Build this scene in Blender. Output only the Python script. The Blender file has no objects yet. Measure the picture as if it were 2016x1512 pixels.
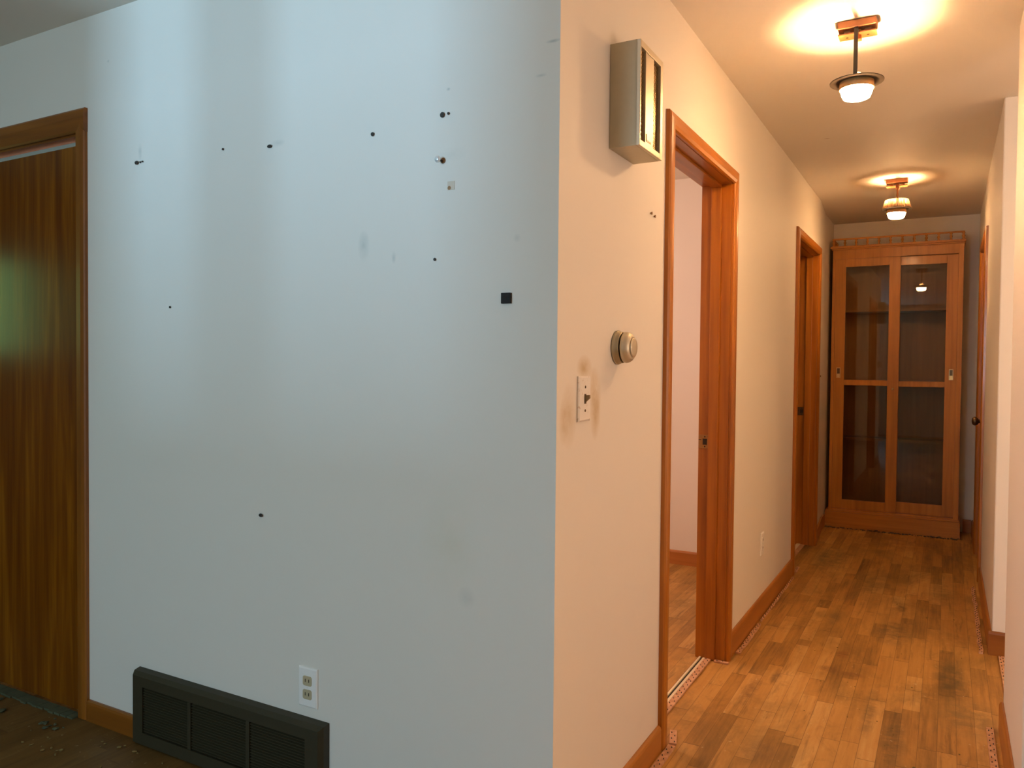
import bpy, bmesh, math, random
from mathutils import Vector, Matrix
random.seed(7)
scene = bpy.context.scene
COL = scene.collection
PI = math.pi

# ------------------------------------------------------------------ camera
F_PX, YAW, PITCH, ROLL = 1546.55, 0.506253, -0.02405, 0.0091317
EYE = Vector((0.80731, -1.67430, 1.25754))
fw = Vector((-math.sin(YAW) * math.cos(PITCH), math.cos(YAW) * math.cos(PITCH), math.sin(PITCH)))
rt = Vector((math.cos(YAW), math.sin(YAW), 0))
up = rt.cross(fw)
r2 = math.cos(ROLL) * rt + math.sin(ROLL) * up
u2 = -math.sin(ROLL) * rt + math.cos(ROLL) * up
cd = bpy.data.cameras.new('camera')
cam = bpy.data.objects.new('camera', cd)
COL.objects.link(cam)
cd.sensor_width = 36.0
cd.lens = 36.0 * F_PX / 2016.0
cd.clip_start = 0.05
cam.matrix_world = Matrix(((r2.x, u2.x, -fw.x, EYE.x), (r2.y, u2.y, -fw.y, EYE.y), (r2.z, u2.z, -fw.z, EYE.z), (0, 0, 0, 1)))
scene.camera = cam
scene.view_settings.view_transform = 'Standard'
scene.view_settings.look = 'None'
scene.view_settings.gamma = 1.0
scene.view_settings.use_curve_mapping = False
scene.view_settings.exposure = 0.0
scene.cycles.use_denoising = True
scene.cycles.max_bounces = 14
scene.cycles.diffuse_bounces = 8
scene.cycles.transparent_max_bounces = 16
scene.cycles.sample_clamp_indirect = 30.0
scene.cycles.caustics_reflective = False
scene.cycles.caustics_refractive = False

# ------------------------------------------------------------------ node helpers
class NT:
    def __init__(self, name):
        self.m = bpy.data.materials.new(name)
        self.m.use_nodes = True
        self.t = self.m.node_tree
        self.t.nodes.clear()
        self.out = self.t.nodes.new('ShaderNodeOutputMaterial')
        self.bsdf = self.t.nodes.new('ShaderNodeBsdfPrincipled')
        self.t.links.new(self.bsdf.outputs[0], self.out.inputs[0])
        self._co = None

    def put(self, sock, v):
        if isinstance(v, bpy.types.NodeSocket):
            self.t.links.new(v, sock)
        elif isinstance(v, (tuple, list)) and sock.type == 'RGBA' and len(v) == 3:
            sock.default_value = (*v, 1)
        else:
            sock.default_value = v

    def math(self, op, a, b=0.0, c=None, clamp=False):
        n = self.t.nodes.new('ShaderNodeMath')
        n.operation = op
        n.use_clamp = clamp
        self.put(n.inputs[0], a)
        self.put(n.inputs[1], b)
        if c is not None:
            self.put(n.inputs[2], c)
        return n.outputs[0]

    def co(self):
        if self._co is None:
            n = self.t.nodes.new('ShaderNodeTexCoord')
            self._co = n.outputs['Object']
        return self._co

    def sep(self, v=None):
        n = self.t.nodes.new('ShaderNodeSeparateXYZ')
        self.t.links.new(v or self.co(), n.inputs[0])
        return n.outputs

    def comb(self, x, y, z):
        n = self.t.nodes.new('ShaderNodeCombineXYZ')
        for i, v in enumerate((x, y, z)):
            self.put(n.inputs[i], v)
        return n.outputs[0]

    def scale(self, v, s):
        n = self.t.nodes.new('ShaderNodeVectorMath')
        n.operation = 'MULTIPLY'
        self.put(n.inputs[0], v)
        n.inputs[1].default_value = s
        return n.outputs[0]

    def noise(self, v, scale, detail=3, rough=0.5, dist=0.0):
        n = self.t.nodes.new('ShaderNodeTexNoise')
        self.put(n.inputs['Vector'], v)
        n.inputs['Scale'].default_value = scale
        n.inputs['Detail'].default_value = detail
        n.inputs['Roughness'].default_value = rough
        n.inputs['Distortion'].default_value = dist
        return n.outputs['Fac']

    def white(self, v):
        n = self.t.nodes.new('ShaderNodeTexWhiteNoise')
        n.noise_dimensions = '3D'
        self.put(n.inputs['Vector'], v)
        return n.outputs['Value']

    def ramp(self, f, stops):
        n = self.t.nodes.new('ShaderNodeValToRGB')
        e = n.color_ramp.elements
        while len(e) < len(stops):
            e.new(0.5)
        for i, (p, c) in enumerate(stops):
            e[i].position = p
            e[i].color = (*c, 1) if isinstance(c, tuple) else (c, c, c, 1)
        self.put(n.inputs[0], f)
        return n.outputs[0]

    def mix(self, f, a, b, mode='MIX'):
        n = self.t.nodes.new('ShaderNodeMix')
        n.data_type = 'RGBA'
        n.blend_type = mode
        n.clamp_factor = True
        self.put(n.inputs[0], f)
        self.put(n.inputs[6], a)
        self.put(n.inputs[7], b)
        return n.outputs[2]

    def bump(self, h, strength, dist=0.002):
        n = self.t.nodes.new('ShaderNodeBump')
        n.inputs['Strength'].default_value = strength
        n.inputs['Distance'].default_value = dist
        self.put(n.inputs['Height'], h)
        self.t.links.new(n.outputs[0], self.bsdf.inputs['Normal'])

    def blob(self, a, b, ca, cb, ra, rb):
        """soft elliptical mark of its own shape around (ca, cb) in the plane of coordinates a, b"""
        da = self.math('DIVIDE', self.math('SUBTRACT', a, ca), ra)
        db = self.math('DIVIDE', self.math('SUBTRACT', b, cb), rb)
        d = self.math('SQRT', self.math('ADD', self.math('MULTIPLY', da, da), self.math('MULTIPLY', db, db)))
        return self.math('SUBTRACT', 1.0, d, clamp=True)

    def rect(self, a, b, a0, a1, b0, b1):
        p = self.math('MULTIPLY', self.math('GREATER_THAN', a, a0), self.math('LESS_THAN', a, a1))
        q = self.math('MULTIPLY', self.math('GREATER_THAN', b, b0), self.math('LESS_THAN', b, b1))
        return self.math('MULTIPLY', p, q)

    def set(self, **k):
        for n, v in k.items():
            self.put(self.bsdf.inputs[n.replace('_', ' ')], v)
        return self


def plain(name, col, rough=0.5, metal=0.0, var=0.12, nscale=60, **k):
    n = NT(name)
    f = n.noise(n.co(), nscale, 3)
    c = n.mix(f, tuple(x * (1 - var) for x in col), tuple(min(1, x * (1 + var)) for x in col))
    n.set(Base_Color=c, Roughness=rough, Metallic=metal)
    for a, v in k.items():
        n.put(n.bsdf.inputs[a.replace('_', ' ')], v)
    return n.m


def wood(name, axis, dark, mid, light, rough=0.32, coat=0.25, seed=0.0, figure=1.0):
    n = NT(name)
    s = [38.0, 38.0, 38.0]
    s[axis] = 1.6
    v = n.scale(n.co(), tuple(s))
    s2 = [9.0, 9.0, 9.0]
    s2[axis] = 0.7
    v2 = n.scale(n.co(), tuple(s2))
    off = n.t.nodes.new('ShaderNodeVectorMath')
    off.operation = 'ADD'
    n.put(off.inputs[0], v2)
    off.inputs[1].default_value = (seed, seed * 1.7, seed * 0.6)
    fine = n.noise(v, 1.0, 4, 0.6)
    broad = n.noise(off.outputs[0], 1.0, 3, 0.5, 0.8 * figure)
    f = n.math('ADD', n.math('MULTIPLY', fine, 0.45), n.math('MULTIPLY', broad, 0.55))
    c = n.ramp(f, [(0.30, dark), (0.5, mid), (0.70, light)])
    n.set(Base_Color=c, Roughness=n.math('ADD', rough, n.math('MULTIPLY', fine, 0.12)), Coat_Weight=coat, Coat_Roughness=0.12)
    n.bump(fine, 0.05, 0.001)
    return n.m


def wall_paint(name, marks=(), plane='xz', base=(0.80, 0.765, 0.70)):
    n = NT(name)
    X, Y, Z = n.sep()[0:3]
    a = X if plane[0] == 'x' else Y
    b = Z if plane[1] == 'z' else Y
    big = n.noise(n.co(), 1.3, 4, 0.6)
    c = n.mix(big, tuple(v * 0.955 for v in base), base)
    fine = n.noise(n.co(), 9.0, 5, 0.65)
    for (ca, cb, ra, rb, col, amt) in marks:
        m = n.blob(a, b, ca, cb, ra, rb)
        m = n.math('MULTIPLY', m, n.math('MULTIPLY', n.ramp(fine, [(0.35, 0.3), (0.62, 1.0)]), amt))
        c = n.mix(m, c, col)
    n.set(Base_Color=c, Roughness=0.62, Specular_IOR_Level=0.35)
    n.bump(n.noise(n.co(), 210.0, 2), 0.06, 0.0006)
    return n.m


GREY = (0.28, 0.34, 0.33)
TAN = (0.46, 0.31, 0.10)
M = {}
M['wall_front'] = wall_paint('front wall paint', [
    (-0.585, 1.577, 0.022, 0.045, GREY, 0.42), (-0.483, 1.54, 0.008, 0.018, GREY, 0.5), (-0.248, 0.668, 0.03, 0.03, GREY, 0.32),
    (-1.525, 1.945, 0.012, 0.03, GREY, 0.45), (-0.30, 1.79, 0.05, 0.02, GREY, 0.22), (-0.905, 1.895, 0.03, 0.012, GREY, 0.35),
    (-0.018, 2.02, 0.022, 0.005, GREY, 0.6), (-0.05, 1.945, 0.018, 0.005, GREY, 0.5), (-0.313, 1.955, 0.007, 0.005, GREY, 0.6),
    (-0.30, 0.80, 0.10, 0.16, (0.62, 0.58, 0.40), 0.25), (-1.69, 2.27, 0.008, 0.006, GREY, 0.7), (-0.11, 1.565, 0.012, 0.012, GREY, 0.3)])
M['wall_hall'] = wall_paint('corridor wall paint', [
    (0.225, 1.185, 0.05, 0.075, TAN, 0.95), (0.235, 1.13, 0.035, 0.07, TAN, 0.85), (0.07, 1.135, 0.05, 0.085, TAN, 0.75),
    (0.16, 1.252, 0.05, 0.035, TAN, 0.85), (0.04, 1.12, 0.03, 0.06, TAN, 0.6), (0.62, 0.16, 0.05, 0.03, GREY, 0.1)], 'yz')
M['wall_plain'] = wall_paint('plain wall paint')
M['ceiling'] = wall_paint('ceiling paint', [(0.239, 2.677, 0.022, 0.009, (0.25, 0.10, 0.03), 0.9)], 'xy', (0.78, 0.74, 0.67))

TR_D, TR_M, TR_L = (0.22, 0.062, 0.003), (0.39, 0.128, 0.007), (0.56, 0.205, 0.014)
M['trim_z'] = wood('varnished trim, upright', 2, TR_D, TR_M, TR_L, 0.30, 0.2)
M['trim_y'] = wood('varnished trim, lengthwise', 1, TR_D, TR_M, TR_L, 0.30, 0.2, 3.0)
M['trim_x'] = wood('varnished trim, crosswise', 0, TR_D, TR_M, TR_L, 0.30, 0.2, 5.0)
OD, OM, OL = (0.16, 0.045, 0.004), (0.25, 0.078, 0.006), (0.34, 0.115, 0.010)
M['old_z'] = wood('aged dark trim, upright', 2, OD, OM, OL, 0.34, 0.1, 13.0)
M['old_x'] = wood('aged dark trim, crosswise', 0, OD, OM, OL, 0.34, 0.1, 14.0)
M['absorber'] = wood('dark wall panelling', 2, (0.05, 0.022, 0.008), (0.08, 0.035, 0.012), (0.11, 0.05, 0.018), 0.4, 0.1, 12.0)  # invented dark finish, keeps the unseen wall's reflection and bounce low
M['base_y'] = wood('baseboard wood, lengthwise', 1, (0.28, 0.095, 0.012), (0.40, 0.15, 0.020), (0.50, 0.20, 0.032), 0.38, 0.1, 2.0)
M['base_x'] = wood('baseboard wood, crosswise', 0, (0.30, 0.10, 0.02), (0.42, 0.15, 0.03), (0.52, 0.20, 0.045), 0.35, 0.2, 4.0)
M['slab_z'] = wood('flush door veneer', 2, (0.10, 0.022, 0.001), (0.19, 0.052, 0.002), (0.33, 0.110, 0.005), 0.15, 0.0, 9.0, 2.0)
CA_D, CA_M, CA_L = (0.32, 0.120, 0.014), (0.46, 0.185, 0.026), (0.58, 0.255, 0.045)
M['cab_z'] = wood('cabinet wood, upright', 2, CA_D, CA_M, CA_L, 0.40, 0.08, 1.0)
M['cab_x'] = wood('cabinet wood, crosswise', 0, CA_D, CA_M, CA_L, 0.40, 0.08, 6.0)
M['cab_in'] = wood('cabinet interior wood', 2, (0.24, 0.11, 0.030), (0.31, 0.145, 0.042), (0.38, 0.18, 0.055), 0.45, 0.0, 8.0)
M['vent'] = plain('dark brown enamel', (0.034, 0.028, 0.012), 0.55, 0.0)
M['void'] = plain('dark duct', (0.010, 0.010, 0.008), 0.9)
M['brass'] = plain('champagne metal', (0.43, 0.39, 0.28), 0.36, 0.6, 0.05)
M['brass_face'] = plain('brushed champagne metal', (0.60, 0.54, 0.41), 0.42, 0.6, 0.05)
M['brass_old'] = plain('old brass', (0.62, 0.44, 0.20), 0.30, 0.9, 0.1)
M['bronze'] = plain('dark bronze', (0.13, 0.085, 0.045), 0.35, 0.85, 0.1)
M['copper'] = plain('copper coloured metal', (0.42, 0.17, 0.06), 0.45, 0.3, 0.06)
M['lamp_dark'] = plain('taupe lamp metal', (0.060, 0.044, 0.026), 0.7, 0.0, 0.05)
M['lamp_collar'] = plain('collar metal', (0.62, 0.36, 0.14), 0.5, 0.2, 0.05)
M['white_plastic'] = plain('white plastic', (0.89, 0.88, 0.86), 0.35, 0, 0.03)
M['almond'] = plain('almond plastic', (0.50, 0.43, 0.28), 0.4, 0, 0.06)
M['strike_brass'] = plain('tarnished brass', (0.36, 0.19, 0.06), 0.4, 0.6, 0.15, 150)
M['grimy'] = plain('grimy plastic', (0.20, 0.13, 0.05), 0.5, 0, 0.3, 200)
M['slot'] = plain('dark slot', (0.03, 0.02, 0.012), 0.8)
M['steel'] = plain('zinc steel', (0.80, 0.85, 0.86), 0.35, 0.5, 0.1, 300)
M['black'] = plain('black foam', (0.012, 0.012, 0.012), 0.8, 0, 0.3, 300)
M['tape'] = plain('aged tape', (0.66, 0.58, 0.48), 0.5, 0, 0.08, 120)
M['tape_rust'] = plain('rust spot', (0.34, 0.20, 0.10), 0.8, 0, 0.2, 200)
M['nail'] = plain('rusty nail', (0.05, 0.045, 0.04), 0.5, 0.4, 0.3, 300)
M['alu'] = plain('aluminium track', (0.62, 0.66, 0.64), 0.35, 0.5, 0.05)
M['cream'] = plain('cream painted metal', (0.78, 0.68, 0.48), 0.4, 0.1, 0.06)
M['olive'] = plain('old grey green sill', (0.075, 0.085, 0.045), 0.8, 0, 0.4, 25)
M['crumb'] = plain('dust crumbs', (0.20, 0.14, 0.045), 0.9, 0, 0.5, 90)
M['crumb_dark'] = plain('dark lint', (0.11, 0.085, 0.05), 0.95, 0, 0.5, 90)

n = NT('soiled switch plate')
f = n.noise(n.co(), 70, 5, 0.7)
n.set(Base_Color=n.mix(n.ramp(f, [(0.58, 0.0), (0.70, 0.8)]), (0.82, 0.79, 0.74), (0.42, 0.25, 0.10)), Roughness=0.4)
M['switch'] = n.m

n = NT('tack strip wood')
v = n.scale(n.co(), (60, 60, 60))
f = n.noise(n.co(), 45, 4, 0.6)
n.set(Base_Color=n.mix(n.ramp(f, [(0.35, 0.0), (0.65, 1.0)]), (0.46, 0.24, 0.12), (0.66, 0.38, 0.22)), Roughness=0.7)
M['tack'] = n.m

# expanded metal mesh behind the chime's face: a diamond lattice with dark holes
n = NT('expanded metal mesh')
X, Y, Z = n.sep()[0:3]
w = 0.0095
p = n.math('DIVIDE', n.math('ADD', Y, n.math('MULTIPLY', Z, 0.72)), w)
q = n.math('DIVIDE', n.math('SUBTRACT', Y, n.math('MULTIPLY', Z, 0.72)), w)
fp = n.math('ABSOLUTE', n.math('SUBTRACT', n.math('FRACT', p), 0.5))
fq = n.math('ABSOLUTE', n.math('SUBTRACT', n.math('FRACT', q), 0.5))
hole = n.math('MULTIPLY', n.math('LESS_THAN', fp, 0.31), n.math('LESS_THAN', fq, 0.31))
n.set(Base_Color=n.mix(hole, (0.55, 0.42, 0.22), (0.05, 0.03, 0.012)), Roughness=0.4, Metallic=n.math('MULTIPLY', n.math('SUBTRACT', 1.0, hole), 0.6))
M['mesh'] = n.m

# strip oak floor, boards 57 mm wide running down the corridor
n = NT('worn strip oak floor')
X, Y, Z = n.sep()[0:3]
W = 0.0572
row_f = n.math('DIVIDE', n.math('SUBTRACT', X, 0.743 - 13 * W), W)
row = n.math('FLOOR', row_f)
r0 = n.white(n.comb(row, 3.1, 7.7))
blen = n.math('ADD', 0.36, n.math('MULTIPLY', n.white(n.comb(row, 9.2, 1.3)), 0.34))
col_f = n.math('DIVIDE', n.math('ADD', Y, n.math('MULTIPLY', r0, 3.0)), blen)
colm = n.math('FLOOR', col_f)
rnd = n.white(n.comb(row, colm, 0.5))
rnd2 = n.white(n.comb(row, colm, 4.5))
ov = 0.0
over = [(0.686, 0.743, 1.547, 1.905, 0.97), (0.800, 0.857, 1.75, 2.31, 0.02), (0.514, 0.571, 2.20, 2.57, 0.10),
        (0.629, 0.686, 2.10, 2.73, 0.14), (0.229, 0.286, 2.14, 2.70, 0.93), (0.571, 0.629, 2.57, 2.9, 0.7), (0.457, 0.514, 1.30, 1.75, 0.72),
        (0.343, 0.400, 1.05, 1.5, 0.75), (0.857, 0.914, 1.45, 1.95, 0.30), (0.743, 0.800, 0.8, 1.5, 0.22)]
for (a0, a1, b0, b1, val) in over:
    m = n.rect(X, Y, a0, a1, b0, b1)
    rnd = n.math('ADD', n.math('MULTIPLY', rnd, n.math('SUBTRACT', 1.0, m)), n.math('MULTIPLY', m, val))
grain = n.noise(n.comb(n.math('MULTIPLY', X, 70), n.math('ADD', n.math('MULTIPLY', Y, 3.0), n.math('MULTIPLY', rnd2, 40)), n.math('MULTIPLY', row, 3.3)), 1.0, 4, 0.6)
broad = n.noise(n.comb(n.math('MULTIPLY', X, 5.0), n.math('MULTIPLY', Y, 2.0), 0.0), 1.0, 5, 0.65, 0.5)
f = n.math('ADD', n.math('MULTIPLY', rnd, 0.30), n.math('ADD', n.math('MULTIPLY', grain, 0.36), n.math('MULTIPLY', broad, 0.34)))
c = n.ramp(f, [(0.26, (0.16, 0.075, 0.015)), (0.42, (0.40, 0.195, 0.042)), (0.58, (0.51, 0.265, 0.066)), (0.78, (0.62, 0.38, 0.13))])
# worn, grimy traffic patches with their own outlines
grime = n.noise(n.comb(n.math('MULTIPLY', X, 3.2), n.math('MULTIPLY', Y, 1.5), 5.0), 1.0, 6, 0.7, 0.6)
c = n.mix(n.ramp(grime, [(0.48, 0.0), (0.68, 0.62)]), c, (0.15, 0.082, 0.018))
streak = n.noise(n.comb(n.math('MULTIPLY', X, 34.0), n.math('ADD', n.math('MULTIPLY', Y, 2.6), n.math('MULTIPLY', rnd2, 17.0)), 2.0), 1.0, 5, 0.68, 0.3)
c = n.mix(n.ramp(streak, [(0.55, 0.0), (0.70, 0.6)]), c, (0.13, 0.062, 0.014))
smear = n.noise(n.comb(n.math('MULTIPLY', X, 9.0), n.math('MULTIPLY', Y, 5.0), 8.0), 1.0, 6, 0.72, 1.2)
c = n.mix(n.ramp(smear, [(0.55, 0.0), (0.72, 0.5)]), c, (0.20, 0.10, 0.022))
fine = n.noise(n.co(), 16.0, 5, 0.7)
brk = n.ramp(fine, [(0.36, 0.15), (0.58, 1.0)])
for (ca, cb, ra, rb, cc, amt) in [
        (0.426, 2.03, 0.03, 0.06, (0.20, 0.05, 0.012), 0.8), (0.40, 1.82, 0.05, 0.045, (0.16, 0.06, 0.02), 0.75), (0.49, 1.80, 0.06, 0.035, (0.18, 0.06, 0.02), 0.7),
        (0.15, 3.85, 0.13, 0.45, (0.13, 0.085, 0.03), 0.7), (0.60, 2.45, 0.10, 0.22, (0.12, 0.07, 0.025), 0.7), (0.84, 1.95, 0.07, 0.30, (0.09, 0.06, 0.02), 0.8),
        (0.90, 1.60, 0.12, 0.22, (0.15, 0.10, 0.035), 0.65), (0.67, 1.25, 0.05, 0.35, (0.11, 0.07, 0.025), 0.7), (0.58, 1.45, 0.03, 0.30, (0.13, 0.08, 0.03), 0.6),
        (0.16, 1.45, 0.03, 0.22, (0.14, 0.06, 0.02), 0.6), (0.22, 1.62, 0.025, 0.10, (0.12, 0.06, 0.02), 0.6), (0.45, 3.3, 0.12, 0.35, (0.15, 0.09, 0.03), 0.55),
        (0.80, 3.4, 0.10, 0.4, (0.14, 0.09, 0.03), 0.5), (0.33, 2.55, 0.035, 0.14, (0.13, 0.08, 0.03), 0.6), (0.5, 4.6, 0.5, 0.35, (0.16, 0.07, 0.02), 0.4),
        (0.30, 0.95, 0.10, 0.12, (0.17, 0.09, 0.03), 0.55), (0.62, 2.9, 0.03, 0.08, (0.10, 0.05, 0.015), 0.7)]:
    m = n.math('MULTIPLY', n.math('MULTIPLY', n.blob(X, Y, ca, cb, ra, rb), 1.6, clamp=True), n.math('MULTIPLY', brk, amt))
    c = n.mix(m, c, cc)
old = n.math('LESS_THAN', n.math('ADD', Y, n.math('MULTIPLY', fine, 0.03)), 0.03)  # living room side darkened, its shade painted into the board colour
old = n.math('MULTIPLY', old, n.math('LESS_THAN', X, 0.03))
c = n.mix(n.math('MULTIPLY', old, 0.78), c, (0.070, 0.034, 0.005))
speck = n.noise(n.co(), 55.0, 2, 0.5)
c = n.mix(n.ramp(speck, [(0.70, 0.0), (0.76, 0.5)]), c, (0.62, 0.50, 0.30))
ex = n.math('ABSOLUTE', n.math('SUBTRACT', n.math('FRACT', row_f), 0.5))
ey = n.math('ABSOLUTE', n.math('SUBTRACT', n.math('FRACT', col_f), 0.5))
gap = n.math('MAXIMUM', n.math('GREATER_THAN', ex, 0.485), n.math('GREATER_THAN', ey, 0.4965))
c = n.mix(n.math('MULTIPLY', gap, 0.55), c, (0.09, 0.04, 0.012))
n.set(Base_Color=c, Roughness=n.math('ADD', 0.42, n.math('MULTIPLY', broad, 0.3)), Specular_IOR_Level=0.4)
n.bump(n.math('SUBTRACT', 1.0, gap), 0.25, 0.0012)
M['floor'] = n.m


def glow(name, col, strength):
    m = bpy.data.materials.new(name)
    m.use_nodes = True
    b = m.node_tree.nodes['Principled BSDF']
    b.inputs['Base Color'].default_value = (0.9, 0.85, 0.75, 1)
    b.inputs['Roughness'].default_value = 0.3
    b.inputs['Emission Color'].default_value = (*col, 1)
    b.inputs['Emission Strength'].default_value = strength
    return m


def clear_glass(name, tint, fres):
    m = bpy.data.materials.new(name)
    m.use_nodes = True
    t = m.node_tree
    t.nodes.clear()
    o = t.nodes.new('ShaderNodeOutputMaterial')
    a = t.nodes.new('ShaderNodeBsdfTransparent')
    a.inputs[0].default_value = (*tint, 1)
    g = t.nodes.new('ShaderNodeBsdfGlossy')
    g.inputs['Roughness'].default_value = 0.015
    f = t.nodes.new('ShaderNodeFresnel')
    f.inputs[0].default_value = fres
    x = t.nodes.new('ShaderNodeMixShader')
    t.links.new(f.outputs[0], x.inputs[0])
    t.links.new(a.outputs[0], x.inputs[1])
    t.links.new(g.outputs[0], x.inputs[2])
    t.links.new(x.outputs[0], o.inputs[0])
    return m


def frosted(name, tint):
    m = bpy.data.materials.new(name)
    m.use_nodes = True
    t = m.node_tree
    t.nodes.clear()
    o = t.nodes.new('ShaderNodeOutputMaterial')
    a = t.nodes.new('ShaderNodeBsdfTransparent')
    a.inputs[0].default_value = (*tint, 1)
    d = t.nodes.new('ShaderNodeBsdfTranslucent')
    d.inputs[0].default_value = (*tint, 1)
    g = t.nodes.new('ShaderNodeBsdfGlossy')
    g.inputs['Roughness'].default_value = 0.1
    x = t.nodes.new('ShaderNodeMixShader')
    x.inputs[0].default_value = 0.55
    y = t.nodes.new('ShaderNodeMixShader')
    y.inputs[0].default_value = 0.15
    t.links.new(a.outputs[0], x.inputs[1])
    t.links.new(d.outputs[0], x.inputs[2])
    t.links.new(x.outputs[0], y.inputs[1])
    t.links.new(g.outputs[0], y.inputs[2])
    t.links.new(y.outputs[0], o.inputs[0])
    return m


LAMP = (1.0, 0.57, 0.26)
M['bowl1'] = glow('lit glass bowl', (1.0, 0.56, 0.26), 270.0)
M['bowl2'] = glow('lit glass bowl, second lamp', (1.0, 0.56, 0.24), 215.0)
M['bulb'] = glow('lit bulb', (1.0, 0.75, 0.45), 14.0)
M['pane'] = clear_glass('cabinet glass', (0.88, 0.85, 0.78), 1.5)
M['rib_glass'] = frosted('ribbed glass', (0.95, 0.86, 0.70))
M['window_glass'] = clear_glass('window glass', (0.97, 0.98, 0.98), 1.3)

# ------------------------------------------------------------------ mesh helpers
def bx(bm, x0, x1, y0, y1, z0, z1, bev=0.0, mat=0):
    vs = [bm.verts.new(p) for p in ((x0, y0, z0), (x1, y0, z0), (x1, y1, z0), (x0, y1, z0), (x0, y0, z1), (x1, y0, z1), (x1, y1, z1), (x0, y1, z1))]
    fs = [bm.faces.new([vs[i] for i in q]) for q in ((3, 2, 1, 0), (4, 5, 6, 7), (0, 1, 5, 4), (1, 2, 6, 5), (2, 3, 7, 6), (3, 0, 4, 7))]
    for f in fs:
        f.material_index = mat
    if bev > 0:
        es = list({e for f in fs for e in f.edges})
        r = bmesh.ops.bevel(bm, geom=es, offset=bev, segments=2, affect='EDGES', profile=0.6)
        for f in r['faces']:
            f.material_index = mat
    return vs


def prism(bm, poly, z0, z1):
    a = [bm.verts.new((x, y, z0)) for x, y in poly]
    b = [bm.verts.new((x, y, z1)) for x, y in poly]
    k = len(poly)
    bm.faces.new(a[::-1])
    bm.faces.new(b)
    for i in range(k):
        bm.faces.new((a[i], a[(i + 1) % k], b[(i + 1) % k], b[i]))


def lathe(bm, prof, c, axis='z', seg=48, ribs=0, rib_amp=0.0, closed=False, mat=0):
    """revolve (radius, height) pairs about an axis through c"""
    rings = []
    for (r, h) in prof:
        ring = []
        for i in range(seg):
            a = 2 * PI * i / seg
            rr = r * (1 + (rib_amp * math.cos(ribs * a) if ribs else 0))
            u, v = rr * math.cos(a), rr * math.sin(a)
            p = {'z': (u, v, h), 'x': (h, u, v), 'y': (v, h, u)}[axis]
            ring.append(bm.verts.new((c[0] + p[0], c[1] + p[1], c[2] + p[2])))
        rings.append(ring)
    pairs = list(zip(rings, rings[1:]))
    if closed:
        pairs.append((rings[-1], rings[0]))
    for A, B in pairs:
        for i in range(seg):
            f = bm.faces.new((A[i], A[(i + 1) % seg], B[(i + 1) % seg], B[i]))
            f.smooth = True
            f.material_index = mat
    if not closed:
        f = bm.faces.new(rings[0][::-1])
        f.material_index = mat
        f = bm.faces.new(rings[-1])
        f.material_index = mat


def obj(name, bm, mats, parent=None, smooth=False):
    bmesh.ops.remove_doubles(bm, verts=bm.verts, dist=1e-6)
    bmesh.ops.recalc_face_normals(bm, faces=bm.faces)
    base = Vector((0, 0, 0))
    p = parent
    while p is not None:
        base += p.location
        p = p.parent
    bmesh.ops.translate(bm, verts=bm.verts, vec=-base)
    me = bpy.data.meshes.new(name)
    bm.to_mesh(me)
    bm.free()
    for m in (mats if isinstance(mats, (list, tuple)) else [mats]):
        me.materials.append(m)
    o = bpy.data.objects.new(name, me)
    COL.objects.link(o)
    if parent is not None:
        o.parent = parent
    return o


def thing(name, label, cat, loc, group=None):
    o = bpy.data.objects.new(name, None)
    o.empty_display_size = 0.05
    COL.objects.link(o)
    o.location = loc
    o['label'] = label
    o['category'] = cat
    if group:
        o['group'] = group
    return o


def tag(o, label, cat, group=None, kind=None):
    o['label'] = label
    o['category'] = cat
    if group:
        o['group'] = group
    if kind:
        o['kind'] = kind
    return o


def struct(name, bm, mat, label=None, cat=None):
    o = obj(name, bm, mat)
    o['kind'] = 'structure'
    if label:
        o['label'] = label
        o['category'] = cat
    return o


def B():
    return bmesh.new()


def one_box(name, mat, parent, *d, bev=0.0):
    bm = B()
    bx(bm, *d, bev=bev)
    return obj(name, bm, mat, parent)


H = 2.44
T = 0.125
YE = 5.30                      # end wall of the corridor
XT = -0.036                    # the corridor's left wall drifts outward past the second door

# ------------------------------------------------------------------ room shell
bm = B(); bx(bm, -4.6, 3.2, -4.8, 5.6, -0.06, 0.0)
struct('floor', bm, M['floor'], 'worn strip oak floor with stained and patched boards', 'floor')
bm = B(); bx(bm, -4.6, 3.2, -4.8, 5.6, H, H + 0.06)
struct('ceiling', bm, M['ceiling'], 'painted ceiling over living room and corridor', 'ceiling')

# front wall of the living room, with the closet door opening
D4L, D4R, D4T = -2.72, -1.853, 2.052
bm = B()
prism(bm, [(D4R, 0), (0, 0), (-T, T), (D4R, T)], 0, H)
bx(bm, D4L, D4R, 0, T, D4T, H)
bx(bm, -4.6, D4L, 0, T, 0, H)
struct('wall_front', bm, M['wall_front'], 'big white living room wall with nail holes, in bluish daylight', 'wall')

# the corridor's left wall
D1A, D1B, D1T = 0.83, 1.688, 2.043
D2A, D2B, D2T = 3.312, 4.202, 2.06
def xw(y):
    return 0.0 if y < 4.26 else XT * min(1.0, (y - 4.26) / (4.8 - 4.26))
bm = B()
prism(bm, [(0, 0), (0, D1A), (-T, D1A), (-T, T)], 0, H)
bx(bm, -T, 0, D1A, D1B, D1T, H)
bx(bm, -T, 0, D1B, D2A, 0, H)
bx(bm, -T, 0, D2A, D2B, D2T, H)
prism(bm, [(0, D2B), (0, 4.26), (XT, 4.8), (XT, YE), (-T, YE), (-T, D2B)], 0, H)
struct('wall_left', bm, M['wall_hall'], 'long warm lit corridor wall with two wooden door frames', 'wall')

bm = B(); bx(bm, -3.3, 1.125, YE, YE + T, 0, H)
struct('wall_end', bm, M['wall_plain'], 'dim corridor end wall behind the glazed cabinet', 'wall')

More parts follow.
